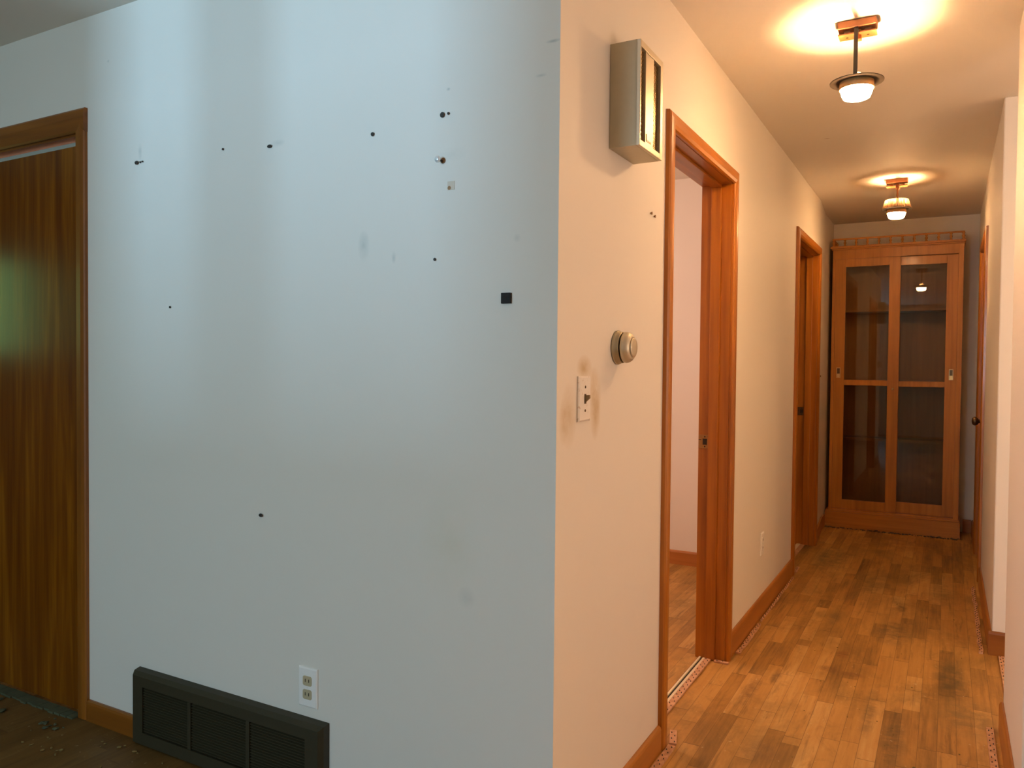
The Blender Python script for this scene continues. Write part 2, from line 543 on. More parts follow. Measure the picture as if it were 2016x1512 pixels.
# right side of the corridor: far stretch with the return face, then the near stub
D3A, D3B, D3T = 3.735, 4.505, 2.055
RY = 2.365
bm = B()
prism(bm, [(1.0, RY), (3.2, RY), (3.2, RY + T), (1.0 + T, RY + T), (1.0 + T, D3A), (1.0, D3A)], 0, H)
bx(bm, 1.0, 1.0 + T, D3A, D3B, D3T, H)
bx(bm, 1.0, 1.0 + T, D3B, YE, 0, H)
o = struct('wall_right', bm, M['wall_plain'], 'right corridor wall beyond the side opening, with the half hidden door', 'wall')
bev = o.modifiers.new('corner bead', 'BEVEL'); bev.width = 0.006; bev.segments = 3; bev.limit_method = 'ANGLE'
bm = B()
prism(bm, [(1.0, 0.80), (1.0 + T, 0.80), (1.0 + T, 1.545), (1.0, 1.545)], 0, H)
o = struct('wall_right_near', bm, M['wall_plain'], 'near end of the right corridor wall at the picture edge', 'wall')
bev = o.modifiers.new('corner bead', 'BEVEL'); bev.width = 0.008; bev.segments = 3; bev.limit_method = 'ANGLE'

# rest of the house shell (behind the camera and through the doors)
WX0, WX1, WZ0, WZ1 = -1.40, -0.29, 0.90, 2.15
bm = B()
bx(bm, -4.6, WX0, -4.8, -4.68, 0, H); bx(bm, WX1, 3.2, -4.8, -4.68, 0, H)
bx(bm, WX0, WX1, -4.8, -4.68, 0, WZ0); bx(bm, WX0, WX1, -4.8, -4.68, WZ1, H)
struct('wall_back', bm, M['wall_plain'])
LY0, LY1, LZ0, LZ1 = -1.29, -0.70, 1.27, 1.93
bm = B()
bx(bm, -4.6, -4.48, -4.68, LY0, 0, H); bx(bm, -4.6, -4.48, LY1, 0, 0, H)
bx(bm, -4.6, -4.48, LY0, LY1, 0, LZ0); bx(bm, -4.6, -4.48, LY0, LY1, LZ1, H)
struct('wall_living_left', bm, M['absorber'])
bm = B(); bx(bm, 3.08, 3.2, -4.68, RY, 0, H); struct('wall_living_right', bm, M['wall_plain'])
bm = B(); bx(bm, -3.3, -T, 3.2, 3.3, 0, H)
struct('wall_bedroom_back', bm, M['wall_plain'], 'pinkish bedroom wall seen through the open doorway', 'wall')
bm = B(); bx(bm, -3.3, -3.2, T, YE, 0, H); struct('wall_bedroom_left', bm, M['wall_plain'])
bm = B(); bx(bm, 1.0 + T, 3.2, YE - 0.6, YE - 0.5, 0, H); bx(bm, 3.08, 3.2, RY + T, YE - 0.6, 0, H)
struct('wall_far_room', bm, M['wall_plain'])

# windows (behind the camera, they light the front wall)
def window(name, axis, c, a0, a1, z0, z1, mull):
    root = bpy.data.objects.new(name, None); COL.objects.link(root); root['kind'] = 'structure'
    def seg(bm, p0, p1, q0, q1, th=0.03):
        if axis == 'y':
            bx(bm, p0, p1, c - th, c + th, q0, q1)
        else:
            bx(bm, c - th, c + th, p0, p1, q0, q1)
    bm = B()
    w = 0.035
    seg(bm, a0, a0 + w, z0, z1); seg(bm, a1 - w, a1, z0, z1); seg(bm, a0 + w, a1 - w, z0, z0 + w); seg(bm, a0 + w, a1 - w, z1 - w, z1)
    for (m, mw) in mull:
        seg(bm, m - mw, m + mw, z0 + w, z1 - w)
    obj('window_frame', bm, M['white_plastic'], root)
    bm = B(); seg(bm, a0 + w, a1 - w, z0 + w, z1 - w, 0.002); obj('pane', bm, M['window_glass'], root)
    return root
window('window_1', 'y', -4.74, WX0, WX1, WZ0, WZ1, [(-0.955, 0.05)])
window('window_2', 'x', -4.54, LY0, LY1, LZ0, LZ1, [])

# ------------------------------------------------------------------ baseboards
BB = 0.013
def base_prof(h):
    return [(0, 0), (BB, 0), (BB, h - 0.012), (BB * 0.8, h - 0.004), (BB * 0.45, h), (0, h)]
def baseboard(name, axis, side, wall, a0, a1, h, mat, label):
    """axis: running direction; side: +1/-1 which way it stands off the wall plane"""
    bm = B()
    P = base_prof(h)
    rings = []
    for a in (a0, a1):
        ring = []
        for (t, z) in P:
            w = wall + side * (t + 0.0005)
            ring.append(bm.verts.new((w, a, z) if axis == 'y' else (a, w, z)))
        rings.append(ring)
    k = len(P)
    for i in range(k):
        bm.faces.new((rings[0][i], rings[0][(i + 1) % k], rings[1][(i + 1) % k], rings[1][i]))
    bm.faces.new(rings[0]); bm.faces.new(rings[1][::-1])
    o = struct(name, bm, mat, label, 'baseboard')
    return o
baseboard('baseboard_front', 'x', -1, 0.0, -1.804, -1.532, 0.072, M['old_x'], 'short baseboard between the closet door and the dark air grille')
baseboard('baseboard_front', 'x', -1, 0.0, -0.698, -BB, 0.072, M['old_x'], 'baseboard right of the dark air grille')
baseboard('baseboard_left', 'y', 1, 0.0, 0.0, 0.783, 0.085, M['base_y'], 'near corridor baseboard left of the first door frame')
baseboard('baseboard_left', 'y', 1, 0.0, 1.737, 3.262, 0.104, M['base_y'], 'corridor baseboard between the two left door frames')
bm = B()
P = [(0, 4.252), (0.012, 4.252), (0.012, 4.29), (XT + 0.012, 4.8), (XT + 0.012, 4.965), (XT + 0.0005, 4.965), (XT + 0.0005, 4.8)]
prism(bm, [(x + 0.001, y) for x, y in P], 0, 0.10)
struct('baseboard_left', bm, M['base_y'], 'short corridor baseboard between second door frame and cabinet', 'baseboard')
baseboard('baseboard_end', 'x', -1, YE, 0.93, 0.985, 0.10, M['base_x'], 'dark sliver of baseboard right of the cabinet')
baseboard('baseboard_right', 'y', -1, 1.0, RY, 3.672, 0.10, M['base_y'], 'right corridor baseboard running to the half hidden door')
baseboard('baseboard_right', 'y', -1, 1.0, 4.562, YE, 0.10, M['base_y'], 'right corridor baseboard beyond the half hidden door')
baseboard('baseboard_return', 'x', -1, RY, 1.0 - BB, 3.07, 0.105, M['old_x'], 'brown baseboard on the short return face at right')
baseboard('baseboard_right_near', 'y', -1, 1.0, 0.802, 1.53, 0.10, M['base_y'], 'baseboard on the near right wall end at bottom right')
baseboard('baseboard_bedroom', 'x', -1, 3.2, -3.2, -T - 0.002, 0.088, M['base_x'], 'light wood baseboard seen through the open doorway')

# ------------------------------------------------------------------ door frames
CAS = [(0.0, 0.0), (0.0, 0.009), (0.005, 0.0145), (0.016, 0.0185), (0.034, 0.019), (0.049, 0.017), (0.0555, 0.012), (0.057, 0.0)]
def casing_part(name, parent, axis, wall, side, a, b, top, which, mat, z0=0.002, prof=CAS):
    """one mitred casing leg or head. a,b: opening edges along the wall; which: 'a','b' legs or 'h' head"""
    bm = B()
    def P(s, t, z):
        w = wall + side * (t + 0.0004)
        return (w, s, z) if axis == 'y' else (s, w, z)
    rings = [[], []]
    for (d, t) in prof:
        if which == 'a':
            p = ((a - d, z0), (a - d, top + d))
        elif which == 'b':
            p = ((b + d, z0), (b + d, top + d))
        else:
            p = ((a - d, top + d), (b + d, top + d))
        for i in (0, 1):
            rings[i].append(bm.verts.new(P(p[i][0], t, p[i][1])))
    k = len(prof)
    for i in range(k):
        f = bm.faces.new((rings[0][i], rings[0][(i + 1) % k], rings[1][(i + 1) % k], rings[1][i]))
    bm.faces.new(rings[0]); bm.faces.new(rings[1][::-1])
    return obj(name, bm, mat, parent)

def door_root(name, label, loc):
    o = bpy.data.objects.new(name, None); COL.objects.link(o); o.location = loc
    o['kind'] = 'structure'; o['label'] = label; o['category'] = 'door frame'
    return o

def y_doorway(root, a, b, top, x0, x1, headmat, jt=0.017, stop=(-0.083, -0.041), st=0.011):
    """wooden lining of an opening in a wall that runs along y; a,b,top are the finished faces"""
    one_box('jamb', M['trim_z'], root, x0, x1, a - jt, a, 0.002, top)
    one_box('jamb', M['trim_z'], root, x0, x1, b, b + jt, 0.002, top)
    one_box('head_jamb', headmat, root, x0, x1, a - jt, b + jt, top, top + jt)
    if stop:
        one_box('door_stop', M['trim_z'], root, stop[0], stop[1], a, a + st, 0.004, top - st, bev=0.002)
        one_box('door_stop', M['trim_z'], root, stop[0], stop[1], b - st, b, 0.004, top - st, bev=0.002)
        one_box('head_stop', headmat, root, stop[0], stop[1], a, b, top - st, top, bev=0.002)

# first doorway on the left, open
d1 = door_root('door_1', 'open doorway with orange varnished frame, left corridor wall near the chime', (0, 1.26, 0))
J1A, J1B, J1T = 0.848, 1.670, 2.026
y_doorway(d1, J1A, J1B, J1T, -T - 0.001, 0.0, M['trim_y'])
for w, m in (('a', 'trim_z'), ('b', 'trim_z'), ('h', 'trim_y')):
    casing_part('head_casing' if w == 'h' else 'casing', d1, 'y', 0.0, 1, 0.843, 1.675, 2.028, w, M[m])
def strike(parent, y, xa, xb, z, sgn, mat):
    bm = B()
    bx(bm, xa, xb, min(y, y + sgn * 0.0025), max(y, y + sgn * 0.0025), z - 0.029, z + 0.029, 0.0006)
    hx = xa + (xb - xa) * 0.66
    bx(bm, hx - 0.009, hx + 0.009, min(y, y + sgn * 0.0032), max(y, y + sgn * 0.0032), z - 0.013, z + 0.013, mat=1)
    for dz in (-0.021, 0.021):
        lathe(bm, [(0.0032, 0), (0.0032, 0.0033)], (hx, y if sgn > 0 else y - 0.0033, z + dz), 'y', 12, mat=1)
    bx(bm, xa, xa + 0.012, min(y, y + sgn * 0.003), max(y, y + sgn * 0.003), z + 0.006, z + 0.009, mat=1)
    o = obj('strike_plate', bm, [mat, M['slot']], parent)
    o['label'] = 'small brass strike plate'
    return o
strike(d1, J1B, -0.125, -0.084, 0.937, -1, M['strike_brass'])

# second doorway on the left
d2 = door_root('door_2', 'second orange wood door frame down the corridor, beside the cabinet', (0, 3.76, 0))
J2A, J2B, J2T = 3.330, 4.184, 2.043
y_doorway(d2, J2A, J2B, J2T, -T - 0.001, 0.0, M['trim_y'], 0.017, (-0.075, -0.035))
for w, m in (('a', 'trim_z'), ('b', 'trim_z'), ('h', 'trim_y')):
    casing_part('head_casing' if w == 'h' else 'casing', d2, 'y', 0.0, 1, 3.325, 4.189, 2.046, w, M[m])
strike(d2, J2B, -0.12, -0.080, 0.95, -1, M['bronze'])

# door on the right wall, seen almost edge on
d3 = door_root('door_3', 'closed orange wood door on the right corridor wall, seen edge on', (1.0, 4.12, 0))
y_doorway(d3, 3.752, 4.488, 2.038, 1.0, 1.0 + T, M['trim_y'], 0.017, (1.052, 1.065))
for w, m in (('a', 'trim_z'), ('b', 'trim_z'), ('h', 'trim_y')):
    casing_part('head_casing' if w == 'h' else 'casing', d3, 'y', 1.0, -1, 3.747, 4.493, 2.04, w, M[m])
sl = one_box('door_panel', M['slab_z'], d3, 1.012, 1.050, 3.755, 4.485, 0.012, 2.034, bev=0.002)
bm = B()
lathe(bm, [(0.031, 0.0), (0.031, -0.004), (0.022, -0.008), (0.011, -0.012), (0.011, -0.034), (0.020, -0.041), (0.0265, -0.050), (0.0265, -0.060), (0.019, -0.069), (0.007, -0.072)], (1.0115, 3.82, 0.945), 'x', 32)
k = obj('door_knob', bm, M['bronze'], d3); k['label'] = 'dark metal knob'

# flush closet door in the front wall, far left
d4 = door_root('door_4', 'flush brown closet door in wooden frame at far left', (-2.29, 0, 0))
one_box('jamb', M['old_z'], d4, D4R - 0.008, D4R - 0.0002, -0.001, T, 0.002, D4T - 0.0)
one_box('jamb', M['trim_z'], d4, D4L + 0.0002, D4L + 0.008, -0.001, T, 0.002, D4T - 0.0)
one_box('head_jamb', M['old_x'], d4, D4L + 0.0085, D4R - 0.0085, -0.001, T, D4T - 0.010, D4T - 0.0002)
C4 = [(0.0, 0.0), (0.0, 0.010), (0.004, 0.014), (0.030, 0.016), (0.046, 0.014), (0.050, 0.010), (0.050, 0.0)]
C4H = [(d * 1.62, t) for d, t in C4]
for w, m in (('a', 'old_z'), ('b', 'old_z')):
    casing_part('casing', d4, 'x', 0.0, -1, D4L + 0.002, D4R - 0.002, D4T - 0.002, w, M[m], prof=C4)
bm = B()
for (x0, x1) in ((D4L - 0.0495, D4R + 0.0495),):
    prof = C4H
    rings = []
    for x in (x0, x1):
        rings.append([bm.verts.new((x, -0.0164 * 1.02 * (t / 0.016) - 0.0005, D4T - 0.003 + d)) for d, t in prof])
    k_ = len(prof)
    for i in range(k_):
        bm.faces.new((rings[0][i], rings[0][(i + 1) % k_], rings[1][(i + 1) % k_], rings[1][i]))
    bm.faces.new(rings[0]); bm.faces.new(rings[1][::-1])
obj('head_casing', bm, M['old_x'], d4)
t4 = one_box('track', M['alu'], d4, D4L + 0.009, D4R - 0.0085, 0.018, 0.05, 2.016, 2.030, bev=0.001)
t4['label'] = 'pale metal track above the door'
one_box('door_panel', M['slab_z'], d4, D4L + 0.012, D4R - 0.0088, 0.012, 0.046, 0.010, 2.014, bev=0.0015)

# ------------------------------------------------------------------ wall mounted things on the corridor wall
# door chime
CY0, CY1, CZ0, CZ1, CD = 0.307, 0.493, 1.841, 2.118, 0.085
ch = thing('door_chime', 'champagne metal door chime box with two mesh strips, high beside first doorway', 'door chime', (0, (CY0 + CY1) / 2, CZ0))
bm = B()
bx(bm, 0.0006, CD - 0.012, CY0, CY1, CZ0, CZ1)
bx(bm, CD - 0.0125, CD - 0.0092, CY0, CY0 + 0.002, CZ0, CZ1); bx(bm, CD - 0.0125, CD - 0.0092, CY1 - 0.002, CY1, CZ0, CZ1)
bx(bm, CD - 0.0125, CD - 0.0092, CY0 + 0.002, CY1 - 0.002, CZ0, CZ0 + 0.002); bx(bm, CD - 0.0125, CD - 0.0092, CY0 + 0.002, CY1 - 0.002, CZ1 - 0.002, CZ1)
obj('housing', bm, M['brass'], ch)
one_box('backing', M['slot'], ch, CD - 0.0119, CD - 0.0112, CY0 + 0.003, CY1 - 0.003, CZ0 + 0.003, CZ1 - 0.003)
fr = 0.010
bm = B()
for d in ((CY0, CY0 + 0.007, CZ0, CZ1), (CY1 - 0.020, CY1, CZ0, CZ1), (CY0 + 0.007, CY1 - 0.020, CZ0, CZ0 + 0.016), (CY0 + 0.007, CY1 - 0.020, CZ1 - 0.018, CZ1)):
    bx(bm, CD - 0.009, CD + 0.001, d[0], d[1], d[2], d[3], 0.0012)
obj('face_frame', bm, M['brass_face'], ch)
def lattice(name, parent, x0, x1, ya, yb, za, zb):
    bm = B()
    pitch, sl, hw = 0.0118, 1.15, 0.0010
    for sgn in (1, -1):
        c = za - sl * (yb - ya)
        while c < zb + sl * (yb - ya):
            # the line z = c + sgn*sl*(y - ya'), clipped to the opening
            y_ref = ya if sgn > 0 else yb
            t0, t1 = 0.0, yb - ya
            lo = (za - c) / sl; hi = (zb - c) / sl
            t0, t1 = max(t0, lo), min(t1, hi)
            if t1 - t0 > 0.001:
                p = [(y_ref + sgn * t, c + sl * t) for t in (t0, t1)]
                nz = hw * math.sqrt(1 + sl * sl)
                q = [(p[0][0], p[0][1] - nz), (p[1][0], p[1][1] - nz), (p[1][0], p[1][1] + nz), (p[0][0], p[0][1] + nz)]
                A = [bm.verts.new((x0, y, z)) for y, z in q]; C_ = [bm.verts.new((x1, y, z)) for y, z in q]
                bm.faces.new(A); bm.faces.new(C_[::-1])
                for i in range(4):
                    bm.faces.new((A[i], C_[i], C_[(i + 1) % 4], A[(i + 1) % 4]))
            c += pitch
    return obj(name, bm, M['brass_old'], parent)
for (a, b_) in ((CY0 + 0.007, 0.355), (0.420, CY1 - 0.020)):
    lattice('mesh_grille', ch, CD - 0.0095, CD - 0.0080, a, b_, CZ0 + 0.012, CZ1 - 0.014)
one_box('center_panel', M['brass_face'], ch, CD - 0.0095, CD - 0.0010, 0.355, 0.420, CZ0 + 0.016, CZ1 - 0.018, bev=0.0008)
bm = B()
bx(bm, CD - 0.0010, CD + 0.0002, 0.364, 0.369, 1.868, 1.884)
bx(bm, CD - 0.0010, CD + 0.0002, 0.364, 0.400, 1.864, 1.869)
e = obj('emblem', bm, M['bronze'], ch); e['label'] = 'dark L shaped mark'

# thermostat
th = thing('thermostat', 'round brass coloured thermostat with domed dial on corridor wall', 'thermostat', (0, 0.382, 1.309))
bm = B(); lathe(bm, [(0.046, 0.0006), (0.0475, 0.004), (0.046, 0.008), (0.0435, 0.009), (0.0435, 0.018), (0.042, 0.020)], (0, 0.382, 1.309), 'x', 64)
bx(bm, 0.0195, 0.0205, 0.372, 0.392, 1.345, 1.348)
obj('mounting_plate', bm, M['brass'], th)
bm = B(); lathe(bm, [(0.037, 0.020), (0.037, 0.024)], (0, 0.382, 1.309), 'x', 48)
obj('shadow_groove', bm, M['slot'], th)
bm = B(); lathe(bm, [(0.0415, 0.024), (0.043, 0.027), (0.042, 0.034), (0.0385, 0.041), (0.033, 0.046), (0.029, 0.048), (0.028, 0.0475)], (0, 0.382, 1.309), 'x', 64)
obj('dial_cover', bm, M['brass_face'], th)
bm = B(); lathe(bm, [(0.0265, 0.0475), (0.0265, 0.0505), (0.024, 0.052), (0.010, 0.0528)], (0, 0.382, 1.309), 'x', 48)
obj('dial_face', bm, M['brass_face'], th)

def plate(bm, y, z, w, h, t, axis='x', c0=0.0005, mat=0):
    """bevelled cover plate; axis x: on the corridor wall (faces +x); axis y: on the front wall (faces -y)"""
    e = 0.004
    lo = [(-w / 2, -h / 2), (w / 2, -h / 2), (w / 2, h / 2), (-w / 2, h / 2)]
    hi = [(a + (e if a < 0 else -e), b + (e if b < 0 else -e)) for a, b in lo]
    def P(a, b, d):
        return (c0 + d, y + a, z + b) if axis == 'x' else (y + a, -c0 - d, z + b)
    r0 = [bm.verts.new(P(a, b, 0)) for a, b in lo]
    r1 = [bm.verts.new(P(a, b, t * 0.55)) for a, b in lo]
    r2_ = [bm.verts.new(P(a, b, t)) for a, b in hi]
    for A, C in ((r0, r1), (r1, r2_)):
        for i in range(4):
            f = bm.faces.new((A[i], A[(i + 1) % 4], C[(i + 1) % 4], C[i])); f.material_index = mat
    bm.faces.new(r2_).material_index = mat
    bm.faces.new(r0[::-1]).material_index = mat

def rbox(bm, axis, y, z, d0, d1, w, h, mat=0, bev=0.0006):
    if axis == 'x':
        bx(bm, d0, d1, y - w / 2, y + w / 2, z - h / 2, z + h / 2, bev, mat)
    else:
        bx(bm, y - w / 2, y + w / 2, -d1, -d0, z - h / 2, z + h / 2, bev, mat)

def light_switch(y, z, label, w=0.072, h=0.115, x=0.0):
    r = thing('light_switch', label, 'light switch', (x, y, z))
    bm = B(); plate(bm, y, z, w, h, 0.0065, c0=x + 0.0005)
    obj('wall_plate', bm, M['switch'], r)
    bm = B(); rbox(bm, 'x', y, z, x + 0.0068, x + 0.0076, 0.011, 0.025, 0, 0)
    obj('toggle_slot', bm, M['bronze'], r)
    bm = B()
    v = [(0.0076, -0.009), (0.0076, 0.009), (0.019, 0.010), (0.0195, 0.002)]
    a = [bm.verts.new((x + p, y - 0.004, z + q)) for p, q in v]; b_ = [bm.verts.new((x + p, y + 0.004, z + q)) for p, q in v]
    bm.faces.new(a); bm.faces.new(b_[::-1])
    for i in range(4):
        bm.faces.new((a[i], b_[i], b_[(i + 1) % 4], a[(i + 1) % 4]))
    obj('toggle', bm, M['grimy'], r)
    for dz in (-0.030, 0.030):
        bm = B(); lathe(bm, [(0.0035, 0.0068), (0.0035, 0.0078), (0.002, 0.0083)], (x, y, z + dz), 'x', 16)
        obj('screw', bm, M['bronze'], r)
    return r
light_switch(0.152, 1.174, 'soiled white toggle switch plate with tan smudges, below the thermostat', 0.073, 0.114)
light_switch(4.315, 1.195, 'white switch plate edge just past the second door frame', 0.07, 0.114, -0.005)

def outlet(axis, y, z, label, recept, w=0.070, h=0.114):
    r = thing('wall_outlet', label, 'wall outlet', (0, y, z) if axis == 'x' else (y, 0, z))
    bm = B(); plate(bm, y, z, w, h, 0.006, axis)
    obj('wall_plate', bm, M['white_plastic'], r)
    for dz in (-0.0195, 0.0195):
        bm = B()
        n_ = 28
        pts = []
        for i in range(n_):
            a = 2 * PI * i / n_
            pts.append((max(-0.0165, min(0.0165, 0.0205 * math.cos(a))), max(-0.0140, min(0.0140, 0.0175 * math.sin(a)))))
        lo, hi = [], []
        for (u, v_) in pts:
            for L_, d in ((lo, 0.004), (hi, 0.0082)):
                L_.append(bm.verts.new((d, y + u, z + dz + v_) if axis == 'x' else (y + u, -d, z + dz + v_)))
        for i in range(n_):
            bm.faces.new((lo[i], lo[(i + 1) % n_], hi[(i + 1) % n_], hi[i]))
        bm.faces.new(hi); bm.faces.new(lo[::-1])
        for du in (-0.0065, 0.0065):
            rbox(bm, axis, y + du, z + dz + 0.001, 0.0080, 0.0086, 0.0026, 0.009, 1, 0)
        obj('receptacle', bm, [recept, M['slot']], r)
    bm = B(); rbox(bm, axis, y, z, 0.0060, 0.0070, 0.005, 0.005, 0, 0.0015)
    obj('screw', bm, M['steel'], r)
    return r
outlet('y', -0.778, 0.329, 'white outlet plate with two tan sockets above the dark air grille', M['almond'], 0.071, 0.114)
outlet('x', 2.40, 0.366, 'small white outlet low on the corridor wall between the door frames', M['white_plastic'])

# ------------------------------------------------------------------ return air grille on the front wall
GX0, GX1, GZ = -1.530, -0.700, 0.242
gr = thing('return_air_grille', 'dark brown metal return air grille at the foot of the front wall', 'air grille', ((GX0 + GX1) / 2, 0, 0))
GD = 0.036
bm = B()
# sloped outer rim, lofted from the wall edge to the front face
lo = [(GX0, 0.004), (GX1, 0.004), (GX1, GZ), (GX0, GZ)]
md = [(GX0 + 0.002, 0.004), (GX1 - 0.002, 0.004), (GX1 - 0.002, GZ - 0.004), (GX0 + 0.002, GZ - 0.004)]
fr_ = [(GX0 + 0.012, 0.006), (GX1 - 0.012, 0.006), (GX1 - 0.012, GZ - 0.014), (GX0 + 0.012, GZ - 0.014)]
inn = [(GX0 + 0.060, 0.045), (GX1 - 0.060, 0.045), (GX1 - 0.060, GZ - 0.046), (GX0 + 0.060, GZ - 0.046)]
rings = []
for pts, d in ((lo, 0.0006), (md, 0.022), (fr_, GD), (inn, GD)):
    rings.append([bm.verts.new((x, -d, z)) for x, z in pts])
inb = [bm.verts.new((x, -GD + 0.010, z)) for x, z in inn]
rings.append(inb)
for A, C in zip(rings, rings[1:]):
    for i in range(4):
        bm.faces.new((A[i], A[(i + 1) % 4], C[(i + 1) % 4], C[i]))
obj('frame', bm, M['vent'], gr)
one_box('duct_backing', M['void'], gr, GX0 + 0.02, GX1 - 0.02, -0.006, -0.0012, 0.03, GZ - 0.02)
mx = [GX0 + 0.060, -1.252, -1.238, -0.995, -0.981, GX1 - 0.060]
for i in (1, 3):
    one_box('mullion', M['vent'], gr, mx[i], mx[i + 1], -GD + 0.0003, -0.012, 0.046, GZ - 0.047, bev=0.001)
for i in (0, 2, 4):
    bm = B()
    z = 0.050
    while z < GZ - 0.055:
        a = [bm.verts.new((mx[i] + 0.001, yy, zz)) for yy, zz in ((-GD + 0.003, z), (-GD + 0.003, z + 0.0015), (-0.012, z + 0.0105), (-0.012, z + 0.009))]
        b_ = [bm.verts.new((mx[i + 1] - 0.001, yy, zz)) for yy, zz in ((-GD + 0.003, z), (-GD + 0.003, z + 0.0015), (-0.012, z + 0.0105), (-0.012, z + 0.009))]
        bm.faces.new(a); bm.faces.new(b_[::-1])
        for j in range(4):
            bm.faces.new((a[j], b_[j], b_[(j + 1) % 4], a[(j + 1) % 4]))
        z += 0.0085
    obj('louver_panel', bm, M['vent'], gr)
bm = B(); lathe(bm, [(0.0045, 0.0), (0.0045, 0.0015), (0.002, 0.003)], (0, 0, 0), 'y', 16)
bmesh.ops.rotate(bm, verts=bm.verts, cent=(0, 0, 0), matrix=Matrix.Rotation(PI, 3, 'Z'))
bmesh.ops.translate(bm, verts=bm.verts, vec=(GX0 + 0.0085, -0.033, 0.122))
s = obj('screw', bm, M['steel'], gr); s['label'] = 'pale screw head'

# ------------------------------------------------------------------ small leftovers on the front wall
def disc_nail(name, x, z, r, depth, label, cat, mat, grp='nails and holes left in the front wall', el=1.0):
    bm = B()
    lathe(bm, [(r * 0.55, 0.0), (r * 0.55, depth * 0.6), (r, depth * 0.65), (r * 0.8, depth)], (0, 0, 0), 'y', 18)
    bmesh.ops.rotate(bm, verts=bm.verts, cent=(0, 0, 0), matrix=Matrix.Rotation(PI, 3, 'Z'))
    bmesh.ops.scale(bm, verts=bm.verts, vec=(el, 1, 1))
    o = obj(name, bm, mat)
    o.location = (x, -0.0004, z)
    return tag(o, label, cat, grp)
disc_nail('picture_nail', -1.131, 1.905, 0.0036, 0.004, 'tiny dark nail high on front wall between two larger holes', 'nail', M['nail'])
disc_nail('picture_anchor', -0.935, 1.889, 0.0050, 0.005, 'dark slanted wall anchor high at the middle left of the front wall', 'wall anchor', M['nail'], el=1.9)
disc_nail('picture_nail', -0.554, 1.873, 0.0055, 0.005, 'single round black nail head left of the shiny screw', 'nail', M['nail'])
disc_nail('picture_anchor', -0.329, 1.892, 0.0070, 0.005, 'large round black wall plug above the shiny screw', 'wall anchor', M['nail'])
disc_nail('picture_nail', -0.311, 1.893, 0.0036, 0.004, 'little nail right beside the large black wall plug', 'nail', M['nail'])
disc_nail('picture_nail', -0.350, 1.527, 0.0040, 0.004, 'small dark nail midway between shiny screw and black pad', 'nail', M['nail'])
disc_nail('picture_nail', -1.374, 1.433, 0.0038, 0.004, 'lone small nail right of the closet door at eye height', 'nail', M['nail'])
disc_nail('picture_anchor', -0.968, 0.805, 0.0055, 0.005, 'dark wall plug low on the front wall above the air grille', 'wall anchor', M['nail'], el=1.5)
disc_nail('picture_anchor', -1.537, 1.911, 0.0062, 0.006, 'broken dark wall anchor near the closet door top corner', 'wall anchor', M['nail'], el=1.4)
disc_nail('picture_nail', -1.520, 1.911, 0.0034, 0.004, 'first tiny nail right of the broken anchor by the closet door', 'nail', M['nail'])
disc_nail('picture_nail', -1.509, 1.912, 0.0030, 0.004, 'second tiny nail, farther right of the broken anchor by the closet door', 'nail', M['nail'])
# pan head screw left standing out of the wall
sc = thing('picture_screw', 'shiny zinc screw sticking out of the front wall with rusty hole', 'screw', (-0.338, 0, 1.776))
bm = B(); lathe(bm, [(0.0028, 0.0), (0.0028, 0.020)], (0, 0, 0), 'y', 16)
bmesh.ops.rotate(bm, verts=bm.verts, cent=(0, 0, 0), matrix=Matrix.Rotation(PI, 3, 'Z'))
bmesh.ops.translate(bm, verts=bm.verts, vec=(-0.330, -0.0004, 1.776)); obj('shank', bm, M['nail'], sc)
bm = B(); lathe(bm, [(0.0060, 0.018), (0.0085, 0.020), (0.0075, 0.024), (0.003, 0.0265)], (0, 0, 0), 'y', 24)
bmesh.ops.rotate(bm, verts=bm.verts, cent=(0, 0, 0), matrix=Matrix.Rotation(PI, 3, 'Z'))
bmesh.ops.translate(bm, verts=bm.verts, vec=(-0.330, -0.0004, 1.776)); obj('screw_head', bm, M['steel'], sc)
bm = B(); lathe(bm, [(0.0075, 0.0004), (0.0055, 0.002)], (0, 0, 0), 'y', 20)
bmesh.ops.rotate(bm, verts=bm.verts, cent=(0, 0, 0), matrix=Matrix.Rotation(PI, 3, 'Z'))
bmesh.ops.translate(bm, verts=bm.verts, vec=(-0.327, -0.0003, 1.7765)); obj('wall_plug', bm, M['tape_rust'], sc)
# black square pad
bm = B(); bx(bm, -0.1495, -0.1235, -0.009, -0.0006, 1.4075, 1.4335, 0.001)
bx(bm, -0.149, -0.1240, -0.0095, -0.0085, 1.4245, 1.4255)
tag(obj('mounting_pad', bm, M['black']), 'small black square pad stuck on the front wall near its corner', 'adhesive pad')
# tape remnant
tp = thing('tape_remnant', 'square of aged tape with rust spot below the shiny screw', 'tape', (-0.303, 0, 1.711))
one_box('tape', M['tape'], tp, -0.313, -0.291, -0.0012, -0.0004, 1.700, 1.722)
bm = B(); lathe(bm, [(0.005, 0.0012), (0.005, 0.0018)], (0, 0, 0), 'y', 20)
bmesh.ops.rotate(bm, verts=bm.verts, cent=(0, 0, 0), matrix=Matrix.Rotation(PI, 3, 'Z'))
bmesh.ops.translate(bm, verts=bm.verts, vec=(-0.3075, 0, 1.7053)); obj('rust_spot', bm, M['tape_rust'], tp)
# two nails on the corridor wall by the chime
for (y, lb) in ((0.648, 'left of two small nails on corridor wall right below the chime'), (0.680, 'right of two small nails on corridor wall, beside the door frame')):
    bm = B(); lathe(bm, [(0.0025, 0.0004), (0.0025, 0.004), (0.005, 0.0045), (0.004, 0.006)], (0, 0, 0), 'x', 16)
    o = obj('picture_nail', bm, M['tape_rust']); o.location = (0, y, 1.727 - (0.004 if y > 0.66 else 0)); tag(o, lb, 'nail', 'pair of nails under the chime')

